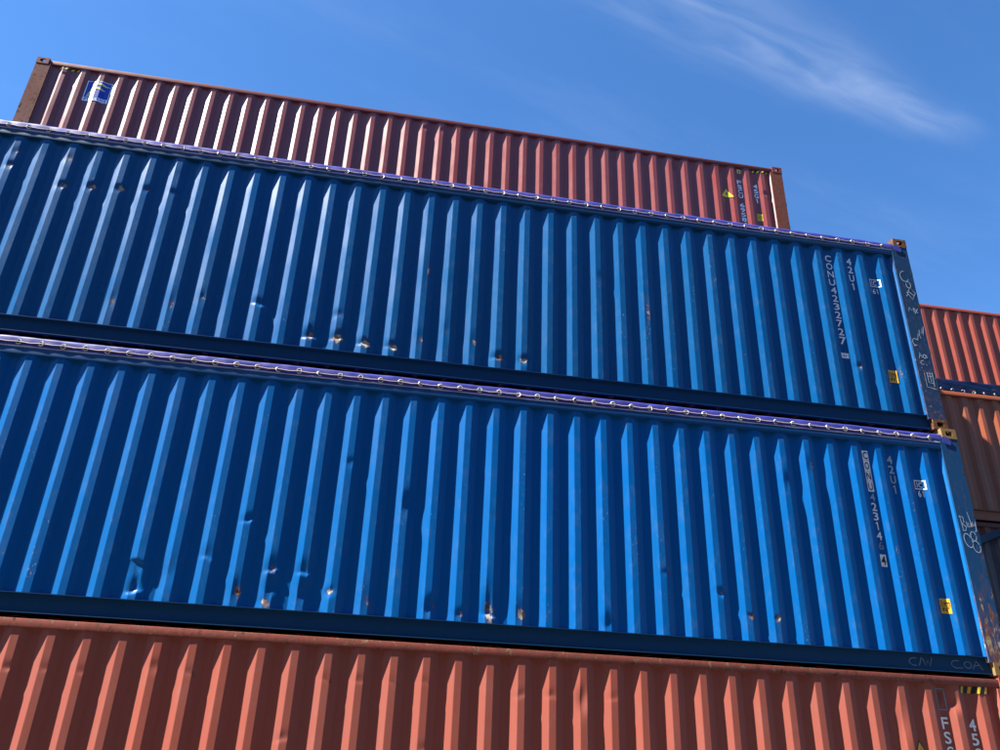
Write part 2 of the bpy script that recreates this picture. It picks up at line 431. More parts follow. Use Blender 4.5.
def arc(cx, cz, rx, rz, a0, a1, n=12, tilt=0.0):
    out = []
    for i in range(n + 1):
        t = math.radians(a0 + (a1 - a0) * i / n)
        x, z = rx * math.cos(t), rz * math.sin(t)
        ct, st = math.cos(tilt), math.sin(tilt)
        out.append((cx + x * ct - z * st, cz + x * st + z * ct))
    return out
def stick(bm, name, mat, parent, x0=None, p=None, lift=0.0035, y=None):
    """lay flat artwork (drawn in container x/z, y = 0) on the corrugated side, or on the plane y"""
    if y is None:
        lo = min(v.co.x for v in bm.verts); hi = max(v.co.x for v in bm.verts)
        for k in range(math.floor((lo - x0) / p) - 1, math.ceil((hi - x0) / p) + 1):
            for u in (0.0, 0.064, 0.135, 0.207):
                xc = x0 + k * p + u * p / 0.278
                if lo < xc < hi:
                    bmesh.ops.bisect_plane(bm, geom=bm.verts[:] + bm.edges[:] + bm.faces[:], plane_co=(xc, 0, 0), plane_no=(1, 0, 0), dist=1e-5)
        for v in bm.verts: v.co.y = PY + float(prof(v.co.x, x0, p)) - lift
    else:
        for v in bm.verts: v.co.y = y - lift
    me = bpy.data.meshes.new(name); bm.normal_update()
    for f in bm.faces:
        if f.normal.y > 0: f.normal_flip()
    bm.to_mesh(me); bm.free(); me.materials.append(mat)
    return link(name, me, parent)

# ------------------------------------------------------------------ the setting
gt = NT('concrete_yard')
gn = gt.noise(0.35, 8, 0.6); gn2 = gt.noise(30, 5, 0.6)
gc = gt.mix(gt.rng(gn, 0.3, 0.7), (0.085, 0.082, 0.078), (0.055, 0.054, 0.052))
gt.set(gt.b.inputs['Base Color'], gt.mix(gt.rng(gn2, 0.35, 0.7, 0, 0.4), gc, (0.11, 0.105, 0.10)))
gt.b.inputs['Roughness'].default_value = 0.85; gt.bump(gn2, 0.3, 0.01)
gm = bpy.data.meshes.new('ground')
gm.from_pydata([(-1500, -1500, 0), (1500, -1500, 0), (1500, 1500, 0), (-1500, 1500, 0)], [], [(0, 1, 2, 3)])
gm.materials.append(gt.m)
ground = link('ground', gm); ground['kind'] = 'structure'

# ------------------------------------------------------------------ containers
def container(name, label, x_end, y_panel, z, H, paintm, rail, sill, post, cast_r, cast_l, open_top=False, off=0.41, p=0.278, fine=False,
              dents=(), seed=1, tarp=None, skirt=(0.18, 0.076), end_paint=None, header=None, group=None, eye=0.2, rail_low=None, hemm=None, ropem=None, rail_out=0.0):
    t = bpy.data.objects.new(name, None); COL.objects.link(t); t.empty_display_size = 0.5
    cx, cy = x_end - L / 2, y_panel - PY
    t.location = (cx, cy, z)
    t['label'] = label; t['category'] = 'container'
    if group: t['group'] = group
    hx = L / 2
    x0 = hx - off                                     # outer left edge of the last rib, container coordinates
    PW = 0.215                                        # corner post width
    rt, rb = (H - 0.10, H - 0.25) if open_top else (H - 0.035, H - 0.104)
    if rail_low: rb = H - rail_low
    SB = 0.172                                        # sheet bottom
    # long sides
    key = f'side_wall_{seed}' if fine else 'side_wall'
    if fine:
        front = side_mesh(key, paintm, -hx + PW - 0.01, hx - PW + 0.01, SB, rb + 0.01, x0, p, True, dents, seed)
    else:
        front = cached(('side', paintm.name, round(off, 3), round(p, 4), H, open_top), lambda: side_mesh('side_wall', paintm, -hx + PW - 0.01, hx - PW + 0.01, SB, rb + 0.01, x0, p, False))
    link('side_wall', front, t)
    back = cached(('side', paintm.name, 0.41, 0.278, H, open_top), lambda: side_mesh('side_wall', paintm, -hx + PW - 0.01, hx - PW + 0.01, SB, rb + 0.01, hx - 0.41, 0.278, False))
    o = link('side_wall', back, t); o.rotation_euler.z = math.pi
    # closed corrugated end (left) and double doors (right)
    def endm():
        hw = W / 2 - 0.17
        me = side_mesh('end_wall', end_paint or paintm, -hw - 0.02, hw + 0.02, SB, rb + 0.01, 0.0, 0.25, False)
        for v in me.vertices:
            x, y = v.co.x, v.co.y
            v.co.x = -hx + 0.03 + (y - PY); v.co.y = -x
        return me
    link('end_wall', cached(('end', (end_paint or paintm).name, H, open_top), endm), t)
    for s in (-1, 1):
        d = link('door', box_mesh('door', paintm, (hx - 0.075, hx - 0.03, min(s * 0.006, s * 1.05), max(s * 0.006, s * 1.05), 0.13, rb - 0.01)), t)
        for k in (0.28, 0.75):
            link('locking_bar', box_mesh('locking_bar', M['steel'], (hx - 0.029, hx - 0.003, s * k - 0.014, s * k + 0.014, 0.10, rb + 0.02), bev=0.006), d)
    # frame
    for s in (-1, 1):
        y0, y1 = (YF + (0.011 if open_top else 0.012) - rail_out, YF + 0.067)
        if s > 0: y0, y1 = -y1, -y0
        ex = hx - 0.178
        if open_top:
            link('top_side_rail', box_mesh('top_side_rail', rail, (-ex, ex, y0, y1, rb, H - skirt[0] - 0.004), (-ex, ex, (y0 + 0.02) if s < 0 else y0, y1 if s < 0 else y1 - 0.02, H - skirt[0] - 0.002, rt), bev=0.004), t)
        else:
            link('top_side_rail', box_mesh('top_side_rail', rail, (-ex, ex, y0, y1, rb, rt), bev=0.005), t)
        b0, b1 = (YF + 0.054, YF + 0.060)
        f0, f1 = (YF + 0.0185, YF + 0.056)
        if s > 0: b0, b1 = -b1, -b0; f0, f1 = -f1, -f0
        link('bottom_side_rail', box_mesh('bottom_side_rail', sill, (-ex, ex, b0, b1, 0.018, SB - 0.003), (-ex, ex, f0, f1, SB - 0.006, SB - 0.001),
             (-ex, ex, (b0 - 0.012) if s > 0 else b0 - 0.02, (b1 + 0.02) if s > 0 else b1 + 0.012, 0.010, 0.017)), t)
    for s in (-1, 1):
        xa, xb = sorted((s * (hx - 0.004), s * (hx - 0.105)))
        hm = header or rail
        link('top_end_rail', box_mesh('top_end_rail', hm, (xa, xb, -W / 2 + 0.165, W / 2 - 0.165, rb - 0.02, H - 0.02), bev=0.006), t)
        link('bottom_end_rail', box_mesh('bottom_end_rail', sill, (xa, xb, -W / 2 + 0.165, W / 2 - 0.165, 0.015, 0.165), bev=0.006), t)
    for sx in (-1, 1):
        for sy in (-1, 1):
            xa, xb = sorted((sx * (hx - 0.003), sx * (hx - PW)))
            ya, yb = sorted((sy * (W / 2 - 0.005), sy * (W / 2 - 0.150)))
            def pm(xa=xa, xb=xb, ya=ya, yb=yb):
                bm = bmesh.new(); box(bm, xa, xb, ya, yb, 0.118, H - 0.118)
                # cut the post into short lengths so that scrapes can sit on it
                for q in np.arange(0.2, H - 0.15, 0.06):
                    bmesh.ops.bisect_plane(bm, geom=bm.verts[:] + bm.edges[:] + bm.faces[:], plane_co=(0, 0, q), plane_no=(0, 0, 1))
                me = bm_mesh(bm, 'corner_post', post)
                at = me.attributes.new('wear', 'FLOAT', 'POINT')
                rs = np.random.RandomState(int(H * 100))
                low = np.array([max(0.0, 1 - v.co.z / 1.05) for v in me.vertices]) ** 0.8
                at.data.foreach_set('value', (low * (0.52 if post is M['blue_post_low'] else 0.22) + rs.uniform(0, 0.08, len(low))).astype(np.float32))
                return me
            po = link('corner_post', cached(('post', post.name, sx, sy, H), pm), t)
            for k, hz in enumerate((0.52, 1.0, 1.62, 2.1) if sx > 0 else (0.9, 1.9)):
                xa2, xb2 = sorted((sx * (hx - 0.021), sx * (hx - 0.0015)))
                ya2, yb2 = sorted((sy * (W / 2 - 0.003), sy * (W / 2 - 0.06)))
                link('hinge_slot', box_mesh('hinge_slot', M['dark'], (xa2, xb2, ya2, yb2, hz - 0.035, hz + 0.035)), po)
            for sz in (-1, 1):
                cm = cast_r if sx > 0 else cast_l
                if isinstance(cm, tuple): cm = cm[0] if sz > 0 else cm[1]
                c = link('corner_casting', casting_mesh(cm, sx, sy, sz), t)
                c.location = (sx * hx, sy * W / 2, 0 if sz < 0 else H - 0.118)
    # floor, cross members
    link('floor_board', box_mesh('floor_board', M['under'], (-hx + 0.11, hx - 0.11, -W / 2 + 0.07, W / 2 - 0.07, 0.146, 0.168)), t)
    def um():
        bm = bmesh.new()
        n = 40
        for i in range(n):
            x = -hx + 0.25 + i * (L - 0.5) / (n - 1)
            box(bm, x - 0.022, x + 0.022, -W / 2 + 0.065, W / 2 - 0.065, 0.022, 0.142)
        return bm_mesh(bm, 'cross_members', M['under'])
    u = link('cross_members', cached('cross', um), t); u['kind'] = 'stuff'
    # top
    if not open_top:
        def rm():
            xs = np.linspace(-hx + 0.11, hx - 0.11, 170); vs = []; fs = []
            for i, x in enumerate(xs):
                zz = H - 0.030 + (0.016 if (i // 2) % 2 else 0.0)
                vs += [(x, -W / 2 + 0.05, zz), (x, W / 2 - 0.05, zz)]
                if i: fs.append((2 * i - 2, 2 * i, 2 * i + 1, 2 * i - 1))
            me = bpy.data.meshes.new('roof_panel'); me.from_pydata(vs, [], fs); me.materials.append(rail); return me
        link('roof_panel', cached(('roof', H, rail.name), rm), t)
    else:
        tm = tarp or M['tarp']; ds, dt_ = skirt
        def tarp_mesh():
            rs = np.random.RandomState(seed + 40)
            nx = 420; xs = np.linspace(-hx + 0.17, hx - 0.15, nx)
            sec = []                                   # (y, z) cross-section from front hem over the roof to the back hem
            for a in np.linspace(0, 1, 9): sec.append((YF + 0.0145 - 0.004 * math.sin(a * math.pi), H - ds + (ds - dt_) * a))
            for a in np.linspace(0.0, 1, 7)[1:]: sec.append((YF + 0.016 + a * 0.5, H - dt_ + 0.030 * math.sin(a * math.pi / 2)))
            sec += [(-y, zz) for y, zz in reversed(sec)]
            m = len(sec); X = np.repeat(xs[:, None], m, 1); Yv = np.array([s[0] for s in sec])[None, :].repeat(nx, 0); Zv = np.array([s[1] for s in sec])[None, :].repeat(nx, 0)
            side = np.abs(Yv) > W / 2 - 0.02
            puck = 0.5 + 0.5 * np.cos(2 * math.pi * (X - (hx - 0.33)) / eye)
            Yv = Yv + np.where(side, -np.sign(-Yv) * (0.003 * (1 - puck)), 0)
            fold = smooth_wobble(rs, X * 3.0 + Zv * 26, Zv * 6, 1.0, 22)
            big = 0.010 if (ds - dt_) > 0.15 else 0.0015
            Yv = Yv + np.where(side, np.sign(Yv) * fold * big, 0)
            Zv = Zv + np.where(side, 0, smooth_wobble(rs, X * 2, Yv * 3, 0.010)) + smooth_wobble(rs, X * 2.2, X * 0.4, 0.004)
            co = np.stack([X, Yv, Zv], -1).reshape(-1, 3)
            a = (np.arange(nx - 1)[:, None] * m + np.arange(m - 1)[None, :]).reshape(-1)
            fs = np.stack([a, a + m, a + m + 1, a + 1], 1)
            me = bpy.data.meshes.new('tarpaulin'); me.from_pydata(co.tolist(), [], fs.tolist()); me.materials.append(tm); me.shade_smooth(); return me
        ta = link('tarpaulin', tarp_mesh(), t)
        bm = bmesh.new()
        for sgn in (-1, 1):
            pts = [(hx - 0.19, H - dt_ - 0.03), (hx - 0.19, H - ds + 0.004), (hx - 0.10, H - ds - 0.022), (hx - 0.085, H - ds + 0.03), (hx - 0.125, H - ds + 0.075)]
            if sgn > 0: continue
            a_ = [bm.verts.new((x, YF - 0.004, zz)) for x, zz in pts]; b_ = [bm.verts.new((x, YF - 0.0012, zz)) for x, zz in pts]
            bm.faces.new(a_); bm.faces.new(b_[::-1])
            for i in range(5): bm.faces.new([a_[i], b_[i], b_[(i + 1) % 5], a_[(i + 1) % 5]])
        if tm is M['tarp']: link('tarp_tail', bm_mesh(bm, 'tarp_tail', tm), ta)
        # pale hem, rope and its roping eyes along the front and the back
        def hem_mesh():
            bm = bmesh.new(); n = 150; prev = None; rs = random.Random(seed)
            for i in range(n + 1):
                x = -hx + 0.18 + (L - 0.36) * i / n
                w = 0.010 + 0.004 * math.sin(i * 0.9) + rs.uniform(-0.002, 0.002)
                y = YF + 0.009 - 0.001 * math.sin(i * 1.7)
                zt = H - ds + 0.006 + rs.uniform(-0.0015, 0.0015)
                ring = [bm.verts.new((x, y, zt - w * 0.5)), bm.verts.new((x, y - 0.004, zt + w * 0.4)), bm.verts.new((x, y + 0.006, zt + w)), bm.verts.new((x, y + 0.012, zt - w * 0.2))]
                if prev:
                    for k in range(4): bm.faces.new([prev[k], prev[(k + 1) % 4], ring[(k + 1) % 4], ring[k]])
                prev = ring
            return bm_mesh(bm, 'hem', hemm or M['hem'], 40)
        hem_m = hem_mesh()
        zr = H - ds + (ds - dt_) * (0.46 if (ds - dt_) < 0.15 else 0.14)
        yr = YF + 0.007
        def rope_mesh():
            bm = bmesh.new(); prev = None; rs = random.Random(seed + 3)
            n = int(round((L - 0.60) / (eye / 2)))
            for i in range(n + 1):
                x = hx - 0.33 - i * eye / 2
                sag = 0.0 if i % 2 == 0 else -0.004 + rs.uniform(-0.003, 0.002)
                yy = yr - 0.004 + (0.0 if i % 2 == 0 else 0.004)
                ring = []
                for k in range(6):
                    a = k * math.pi / 3; ring.append(bm.verts.new((x, yy + 0.0055 * math.cos(a), zr + sag + 0.0055 * math.sin(a))))
                if prev:
                    for k in range(6): bm.faces.new([prev[k], prev[(k + 1) % 6], ring[(k + 1) % 6], ring[k]])
                prev = ring
            return bm_mesh(bm, 'tarp_rope', ropem or M['rope'], 60)
        rope_m = rope_mesh()
        def eye_mesh():
            bm = bmesh.new(); N, K = 12, 5; R_, r_ = 0.0235, 0.0062; rings = []
            for i in range(N):
                a = 2 * math.pi * i / N; c, s = math.cos(a), math.sin(a); rg = []
                for k in range(K):
                    b = 2 * math.pi * k / K
                    rg.append(bm.verts.new(((R_ + r_ * math.cos(b)) * c, r_ * math.sin(b), (R_ + r_ * math.cos(b)) * s)))
                rings.append(rg)
            for i in range(N):
                for k in range(K):
                    bm.faces.new([rings[i][k], rings[i][(k + 1) % K], rings[(i + 1) % N][(k + 1) % K], rings[(i + 1) % N][k]])
            c0 = [bm.verts.new((0.020 * math.cos(2 * math.pi * i / 8), 0.001, 0.020 * math.sin(2 * math.pi * i / 8))) for i in range(8)]
            f = bm.faces.new(c0); me = bm_mesh(bm, 'roping_eye', M['ring'], 60); me.materials.append(M['dark'])
            for pl in me.polygons:
                if len(pl.vertices) == 8: pl.material_index = 1
            return me
        em = cached('eye', eye_mesh)
        for s in (0, 1):
            rot_z = math.pi if s else 0.0
            link('hem', hem_m, ta).rotation_euler.z = rot_z
            link('tarp_rope', rope_m, ta).rotation_euler.z = rot_z
            if s: continue
            n = int((L - 0.60) / eye)
            rs = random.Random(seed)
            for i in range(n + 1):
                e = link('roping_eye', em, ta)
                e.location = (hx - 0.33 - i * eye, yr + 0.002, zr + rs.uniform(-0.004, 0.004))
                e.rotation_euler = (rs.uniform(-0.25, 0.25), rs.uniform(0, 1), rs.uniform(-0.35, 0.35))
    return t, x0, p, hx, cx

def dl(cx, z, items):
    """dents given as world x, z -> container coordinates"""
    return tuple((k, x - cx, zz - z, rx, rz, d, w) for k, x, zz, rx, rz, d, w in items)

# -- the near stack
Z_R1, Z_B1, Z_B2 = 0.0, 2.898, 5.497
CX_R1, CX_B1, CX_B2 = 0.47 - L / 2, 0.45 - L / 2, 0.41 - L / 2
D_R1 = [('fold', x, zz, 0.05, 0.045, d * 0.32, w) for x, zz, d, w in (
    (-8.545, 2.479, .022, .2), (-8.265, 2.48, .012, .1), (-7.985, 2.472, .012, .05), (-7.145, 2.515, .010, .5), (-6.345, 2.055, .016, .2), (-6.035, 2.522, .010, .45),
    (-5.765, 2.53, .012, .5), (-5.485, 2.53, .008, .5), (-5.205, 2.55, .008, .4), (-4.375, 2.485, .014, .25), (-4.105, 2.492, .018, .4), (-3.555, 2.50, .012, .2), (-5.18, 2.03, .012, .2))]
D_R1 += [('push', -3.835, 2.47, 0.04, 0.10, .020, .3), ('push', -0.79, 2.42, 0.05, 0.16, .014, .1), ('push', -0.215, 2.63, 0.04, 0.07, .03, .3), ('push', -7.44, 2.55, 0.05, 0.05, .008, .2)]
D_B1 = [('sag', -7.775, 3.38, .075, .20, .030, .05), ('fold', -7.75, 3.15, .06, .10, .030, .2), ('push', -7.50, 3.30, .07, .12, .010, .05), ('push', -6.90, 3.20, .04, .10, .014, .75),
        ('fold', -6.64, 3.41, .06, .10, .020, .55), ('push', -6.62, 3.27, .05, .10, .030, .2), ('push', -6.66, 3.12, .05, .05, .010, .8), ('fold', -6.36, 3.405, .06, .09, .018, .25),
        ('push', -6.33, 3.24, .045, .09, .034, .1), ('push', -6.12, 3.25, .03, .04, .020, .7), ('push', -5.78, 3.2, .05, .12, .006, .5), ('push', -5.21, 3.19, .05, .07, .028, .4),
        ('push', -4.95, 3.13, .05, .05, .014, .5), ('fold', -4.69, 3.15, .06, .22, .026, .65), ('push', -4.40, 3.17, .05, .10, .010, .8), ('push', -6.07, 4.466, .04, .05, .012, .1),
        ('push', -5.50, 4.12, .035, .10, .020, .05), ('fold', -6.90, 3.84, .06, .05, .014, .1), ('push', -2.45, 3.50, .04, .035, .030, .45), ('push', -2.17, 3.30, .03, .02, .010, .9),
        ('push', -1.90, 3.30, .03, .02, .010, .9), ('push', -3.57, 3.14, .05, .08, .016, .05), ('fold', -7.20, 3.48, .06, .08, .010, .1), ('push', -1.60, 4.7, .05, .10, .012, .3),
        ('push', -2.98, 3.66, .05, .03, .010, .45), ('push', -1.33, 4.9, .04, .10, .008, .5)]
D_B2 = [('push', x, zz, .045, .045, d, w) for x, zz, d, w in ((-9.40, 7.27, .026, .75), (-9.115, 7.30, .028, .8), (-8.83, 7.325, .028, .85), (-8.55, 7.35, .020, .45), (-8.28, 7.355, .018, .4), (-9.97, 7.44, .018, .5), (-10.25, 7.4, .02, .4))]
D_B2 += [('push', -9.96, 7.62, .05, .06, .006, .5), ('push', -9.42, 7.62, .05, .06, .006, .6), ('push', -8.27, 7.62, .05, .05, .004, .4), ('fold', -7.19, 6.11, .06, .06, .020, .3), ('fold', -6.64, 5.80, .06, .09, .034, .6),
         ('fold', -6.36, 5.815, .06, .07, .022, .95), ('fold', -6.08, 5.785, .06, .05, .024, .95), ('fold', -5.79, 5.775, .06, .06, .022, .85), ('push', -6.38, 6.09, .05, .05, .014, .4),
         ('fold', -4.68, 5.795, .06, .05, .026, .8), ('push', -4.42, 5.80, .045, .05, .026, .75), ('push', -5.25, 6.05, .04, .10, .006, .4), ('push', -7.75, 6.10, .04, .08, .008, .5),
         ('push', -8.03, 6.0, .04, .12, .008, .5), ('push', -8.6, 5.95, .04, .10, .008, .45), ('push', -5.52, 5.9, .04, .10, .006, .5), ('push', -4.95, 5.95, .04, .10, .006, .5),
         ('push', -3.02, 6.6, .03, .30, .004, .6), ('push', -5.5, 6.8, .03, .28, .004, .45), ('push', -3.55, 6.98, .03, .06, .006, .35), ('push', -0.52, 6.20, .05, .04, .012, .6), ('push', -0.02, 6.2, .04, .16, .012, .4), ('push', -1.98, 7.1, .03, .2, .004, .3)]
r1 = container('shipping_container', 'brick red high-cube container carrying the two blue containers, bottom of its stack', 0.47, 0.0, Z_R1, 2.896,
               M['red_low'], M['red_rail_low'], M['red_rail_low'], M['red_low'], M['red_rail_low'], M['red_rail_low'], off=0.41, p=0.2795, fine=True, dents=dl(CX_R1, Z_R1, D_R1), seed=3)
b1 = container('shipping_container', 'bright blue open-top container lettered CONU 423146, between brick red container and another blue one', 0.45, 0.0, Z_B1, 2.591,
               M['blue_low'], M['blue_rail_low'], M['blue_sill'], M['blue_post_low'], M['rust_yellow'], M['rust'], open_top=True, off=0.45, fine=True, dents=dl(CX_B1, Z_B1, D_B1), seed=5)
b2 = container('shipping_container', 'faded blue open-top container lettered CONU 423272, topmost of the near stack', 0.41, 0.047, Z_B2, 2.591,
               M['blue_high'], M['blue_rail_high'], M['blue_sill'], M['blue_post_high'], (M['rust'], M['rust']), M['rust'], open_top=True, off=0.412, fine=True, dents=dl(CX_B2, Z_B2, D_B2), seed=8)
# -- the row behind it: four high cubes, only the top one in full view
r2 = container('shipping_container', 'maroon high-cube container with blue logo sticker, topmost in the row behind the blue containers', 0.55, 2.744, 8.688, 2.896,
               M['red_high'], M['red_rail_high'], M['red_rail_high'], M['red_post_high'], M['red_rail_high'], M['red_rail_high'], off=0.395, fine=True, seed=11,
               dents=tuple((k, x + 5.546, zz - 8.688, rx, rz, d, w) for k, x, zz, rx, rz, d, w in (('push', -5.62, 11.33, .04, .04, .020, .4), ('push', -5.34, 11.33, .04, .06, .012, .3), ('push', -1.37, 11.30, .045, .09, .030, .3), ('push', 0.21, 10.98, .035, .04, .03, .8), ('push', -11.17, 11.33, .05, .03, .02, .6), ('push', -1.93, 11.35, .04, .05, .01, .3))))
for k, (nm, mt) in enumerate((('third tier, right under the maroon logo container', 'darkred_far'), ('second tier, under the row behind the blue stack', 'orange_far'), ('ground tier, under the row behind the blue stack', 'brown_far'))):
    container('shipping_container', 'closed high-cube container at ' + nm, 0.53 + 0.01 * k, 2.744, 8.688 - 2.896 * (k + 1), 2.896, M[mt], M[mt], M[mt], M[mt], M['rust'], M['rust'], seed=20 + k)
# -- stacks beyond the right-hand end of the blue containers
xl = 2.948
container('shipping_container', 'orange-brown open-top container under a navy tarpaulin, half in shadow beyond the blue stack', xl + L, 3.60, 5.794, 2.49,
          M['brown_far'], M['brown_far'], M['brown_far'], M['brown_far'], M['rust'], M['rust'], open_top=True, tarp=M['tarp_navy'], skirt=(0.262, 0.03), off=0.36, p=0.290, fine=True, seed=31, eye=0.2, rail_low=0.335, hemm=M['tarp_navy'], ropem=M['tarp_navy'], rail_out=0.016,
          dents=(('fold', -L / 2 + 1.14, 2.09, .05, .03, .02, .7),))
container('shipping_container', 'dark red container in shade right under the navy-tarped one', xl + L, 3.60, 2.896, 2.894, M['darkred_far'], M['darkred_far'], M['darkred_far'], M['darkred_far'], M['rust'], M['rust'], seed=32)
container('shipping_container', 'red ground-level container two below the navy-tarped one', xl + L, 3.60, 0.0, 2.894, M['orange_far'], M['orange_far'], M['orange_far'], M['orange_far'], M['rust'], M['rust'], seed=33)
xr = 5.39 - 0.2925
container('shipping_container', 'sunlit orange-red high-cube container rising behind the navy-tarped one', xr + L, 6.10, 8.688, 2.896, M['orange_far'], M['orange_far'], M['orange_far'], M['orange_far'], M['orange_far'], M['orange_far'], off=0.43, p=0.2925, fine=True, seed=34)
for k, (nm, zz, hh) in enumerate((('right under the sunlit orange-red one', 5.792, 2.894), ('second from the ground behind the navy-tarped stack', 2.896, 2.894), ('at ground level behind the navy-tarped stack', 0.0, 2.894))):
    mt = M[('brown_far', 'darkred_far', 'orange_far')[k]]
    container('shipping_container', 'closed container ' + nm, xr + L, 6.10, zz, hh, mt, mt, mt, mt, M['rust'], M['rust'], seed=40 + k)
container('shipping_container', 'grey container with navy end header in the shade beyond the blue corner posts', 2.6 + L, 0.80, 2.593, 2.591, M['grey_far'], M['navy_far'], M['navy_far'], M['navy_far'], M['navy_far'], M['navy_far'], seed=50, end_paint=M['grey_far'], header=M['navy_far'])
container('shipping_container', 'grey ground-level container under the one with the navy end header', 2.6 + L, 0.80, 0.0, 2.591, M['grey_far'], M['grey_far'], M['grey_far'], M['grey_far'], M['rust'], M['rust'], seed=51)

# -- unseen row added behind the camera to block sky light from the recesses
for j, xe in enumerate((9.6, -2.9, -15.4)):
    for k in range(5):
        mt = M[('darkred_far', 'blue_sill', 'brown_far', 'grey_far')[(j + k * 2 + k // 2) % 4]]
        container('shipping_container', 'unseen closed container added to block sky light, ' + ('ground', 'second', 'third', 'fourth', 'top')[k] + ' tier of the ' + ('east', 'middle', 'west')[j] + ' stack', xe, -12.6, 2.594 * k, 2.591, mt, mt, mt, mt, M['rust'], M['rust'], seed=60 + j * 5 + k)

# ------------------------------------------------------------------ lettering, stickers and chalk
random.seed(4)
def at(c, zbase):
    t, x0, p, hx, cx = c
    return (lambda x: x - cx), (lambda z: z - zbase)
def column(c, zb, chars, xc, ztop, step, w, h, mat, name='lettering', lean=0.0):
    X, Zf = at(c, zb); bm = bmesh.new()
    for i, ch in enumerate(chars):
        if ch == ' ': continue
        add_text(bm, ch, X(xc + lean * i) - w / 2, Zf(ztop) - i * step - h, w, h)
    return stick(bm, name, mat, c[0], c[1], c[2])
def ic_mark(c, zb, x0, x1, z0, z1, zt0, zt1):
    X, Zf = at(c, zb); bm = bmesh.new(); k = 0.011
    add_rect(bm, X(x0), X(x1), Zf(z1) - k, Zf(z1)); add_rect(bm, X(x0), X(x1), Zf(z0), Zf(z0) + k)
    add_rect(bm, X(x0), X(x0) + k, Zf(z0) + k, Zf(z1) - k); add_rect(bm, X(x1) - k * 1.3, X(x1), Zf(z0) + k, Zf(z1) - k)
    add_text(bm, 'I', X(x0) + 0.018, Zf(z0) + 0.022, 0.03, z1 - z0 - 0.044)
    add_text(bm, 'C', X(x0) + 0.050, Zf(z0) + 0.022, 0.042, z1 - z0 - 0.044)
    add_text(bm, '6', X(x0) + 0.026, Zf(zt0), 0.034, zt1 - zt0); add_text(bm, '1', X(x0) + 0.070, Zf(zt0), 0.034, zt1 - zt0)
    stick(bm, 'country_mark', M['white'], c[0], c[1], c[2])
def height_sticker(c, zb, x0, x1, z0, z1, mat, a='2.6m', b="8'6\""):
    X, Zf = at(c, zb); bm = bmesh.new(); add_rect(bm, X(x0), X(x1), Zf(z0), Zf(z1))
    s = stick(bm, 'height_sticker', mat, c[0], c[1], c[2], 0.0035)
    bm = bmesh.new(); w, h = x1 - x0, z1 - z0
    add_text(bm, a, X(x0) + w * .08, Zf(z0) + h * .58, w * .84, h * .28)
    add_text(bm, b, X(x0) + w * .16, Zf(z0) + h * .14, w * .66, h * .28)
    add_rect(bm, X(x0) + w * .05, X(x1) - w * .05, Zf(z0) + h * .485, Zf(z0) + h * .515)
    stick(bm, 'sticker_print', M['black'], s, c[1], c[2], 0.0055)

# upper blue container
column(b2, Z_B2, 'CONU', -0.668, 7.727, 0.1146, 0.082, 0.094, M['white'])
column(b2, Z_B2, '423272', -0.664, 7.727 - 4 * 0.1146, 0.1146, 0.072, 0.094, M['white'])
column(b2, Z_B2, '7', -0.660, 7.727 - 10 * 0.1146, 0.1146, 0.080, 0.102, M['white'])
column(b2, Z_B2, '42U1', -0.395, 7.724, 0.121, 0.066, 0.098, M['white'])
ic_mark(b2, Z_B2, -0.172, -0.030, 7.346, 7.456, 7.246, 7.321)
height_sticker(b2, Z_B2, -0.165, -0.057, 6.048, 6.209, M['yellow'])
X, Zf = at(b2, Z_B2); bm = bmesh.new(); add_rect(bm, X(-0.715), X(-0.622), Zf(6.299), Zf(6.366)); s_ = stick(bm, 'plate_sticker', M['white'], b2[0], b2[1], b2[2])
bm = bmesh.new(); add_rect(bm, X(-0.700), X(-0.645), Zf(6.322), Zf(6.338)); stick(bm, 'sticker_print', M['faint'], s_, b2[1], b2[2], 0.0055)
# lower blue container: CONU reversed out of white plates
X, Zf = at(b1, Z_B1)
bm = bmesh.new()
for i in range(4): add_rect(bm, X(-0.708), X(-0.636), Zf(5.144) - i * 0.1163 - 0.1135, Zf(5.144) - i * 0.1163)
s_ = stick(bm, 'letter_plate', M['white'], b1[0], b1[1], b1[2])
bm = bmesh.new()
for i, ch in enumerate('CONU'): add_text(bm, ch, X(-0.697), Zf(5.144) - i * 0.1163 - 0.099, 0.050, 0.084)
stick(bm, 'lettering', M['navyprint'], s_, b1[1], b1[2], 0.0055)
column(b1, Z_B1, '4', -0.671, 4.663, 0.103, 0.056, 0.086, M['faint'])
column(b1, Z_B1, '2314', -0.671, 4.663 - 0.103, 0.103, 0.058, 0.088, M['white'])
column(b1, Z_B1, '6', -0.671, 4.663 - 0.515, 0.103, 0.056, 0.086, M['chalk_faint'])
bm = bmesh.new(); add_rect(bm, X(-0.707), X(-0.640), Zf(3.888), Zf(4.013)); s_ = stick(bm, 'letter_plate', M['white'], b1[0], b1[1], b1[2])
bm = bmesh.new(); add_text(bm, '4', X(-0.698), Zf(3.904), 0.050, 0.094); stick(bm, 'lettering', M['black'], s_, b1[1], b1[2], 0.0055)
column(b1, Z_B1, '42U1', -0.392, 5.112, 0.112, 0.062, 0.092, M['chalk'])
ic_mark(b1, Z_B1, -0.155, -0.028, 4.757, 4.860, 4.673, 4.745)
height_sticker(b1, Z_B1, -0.137, -0.033, 3.464, 3.611, M['yellow'])
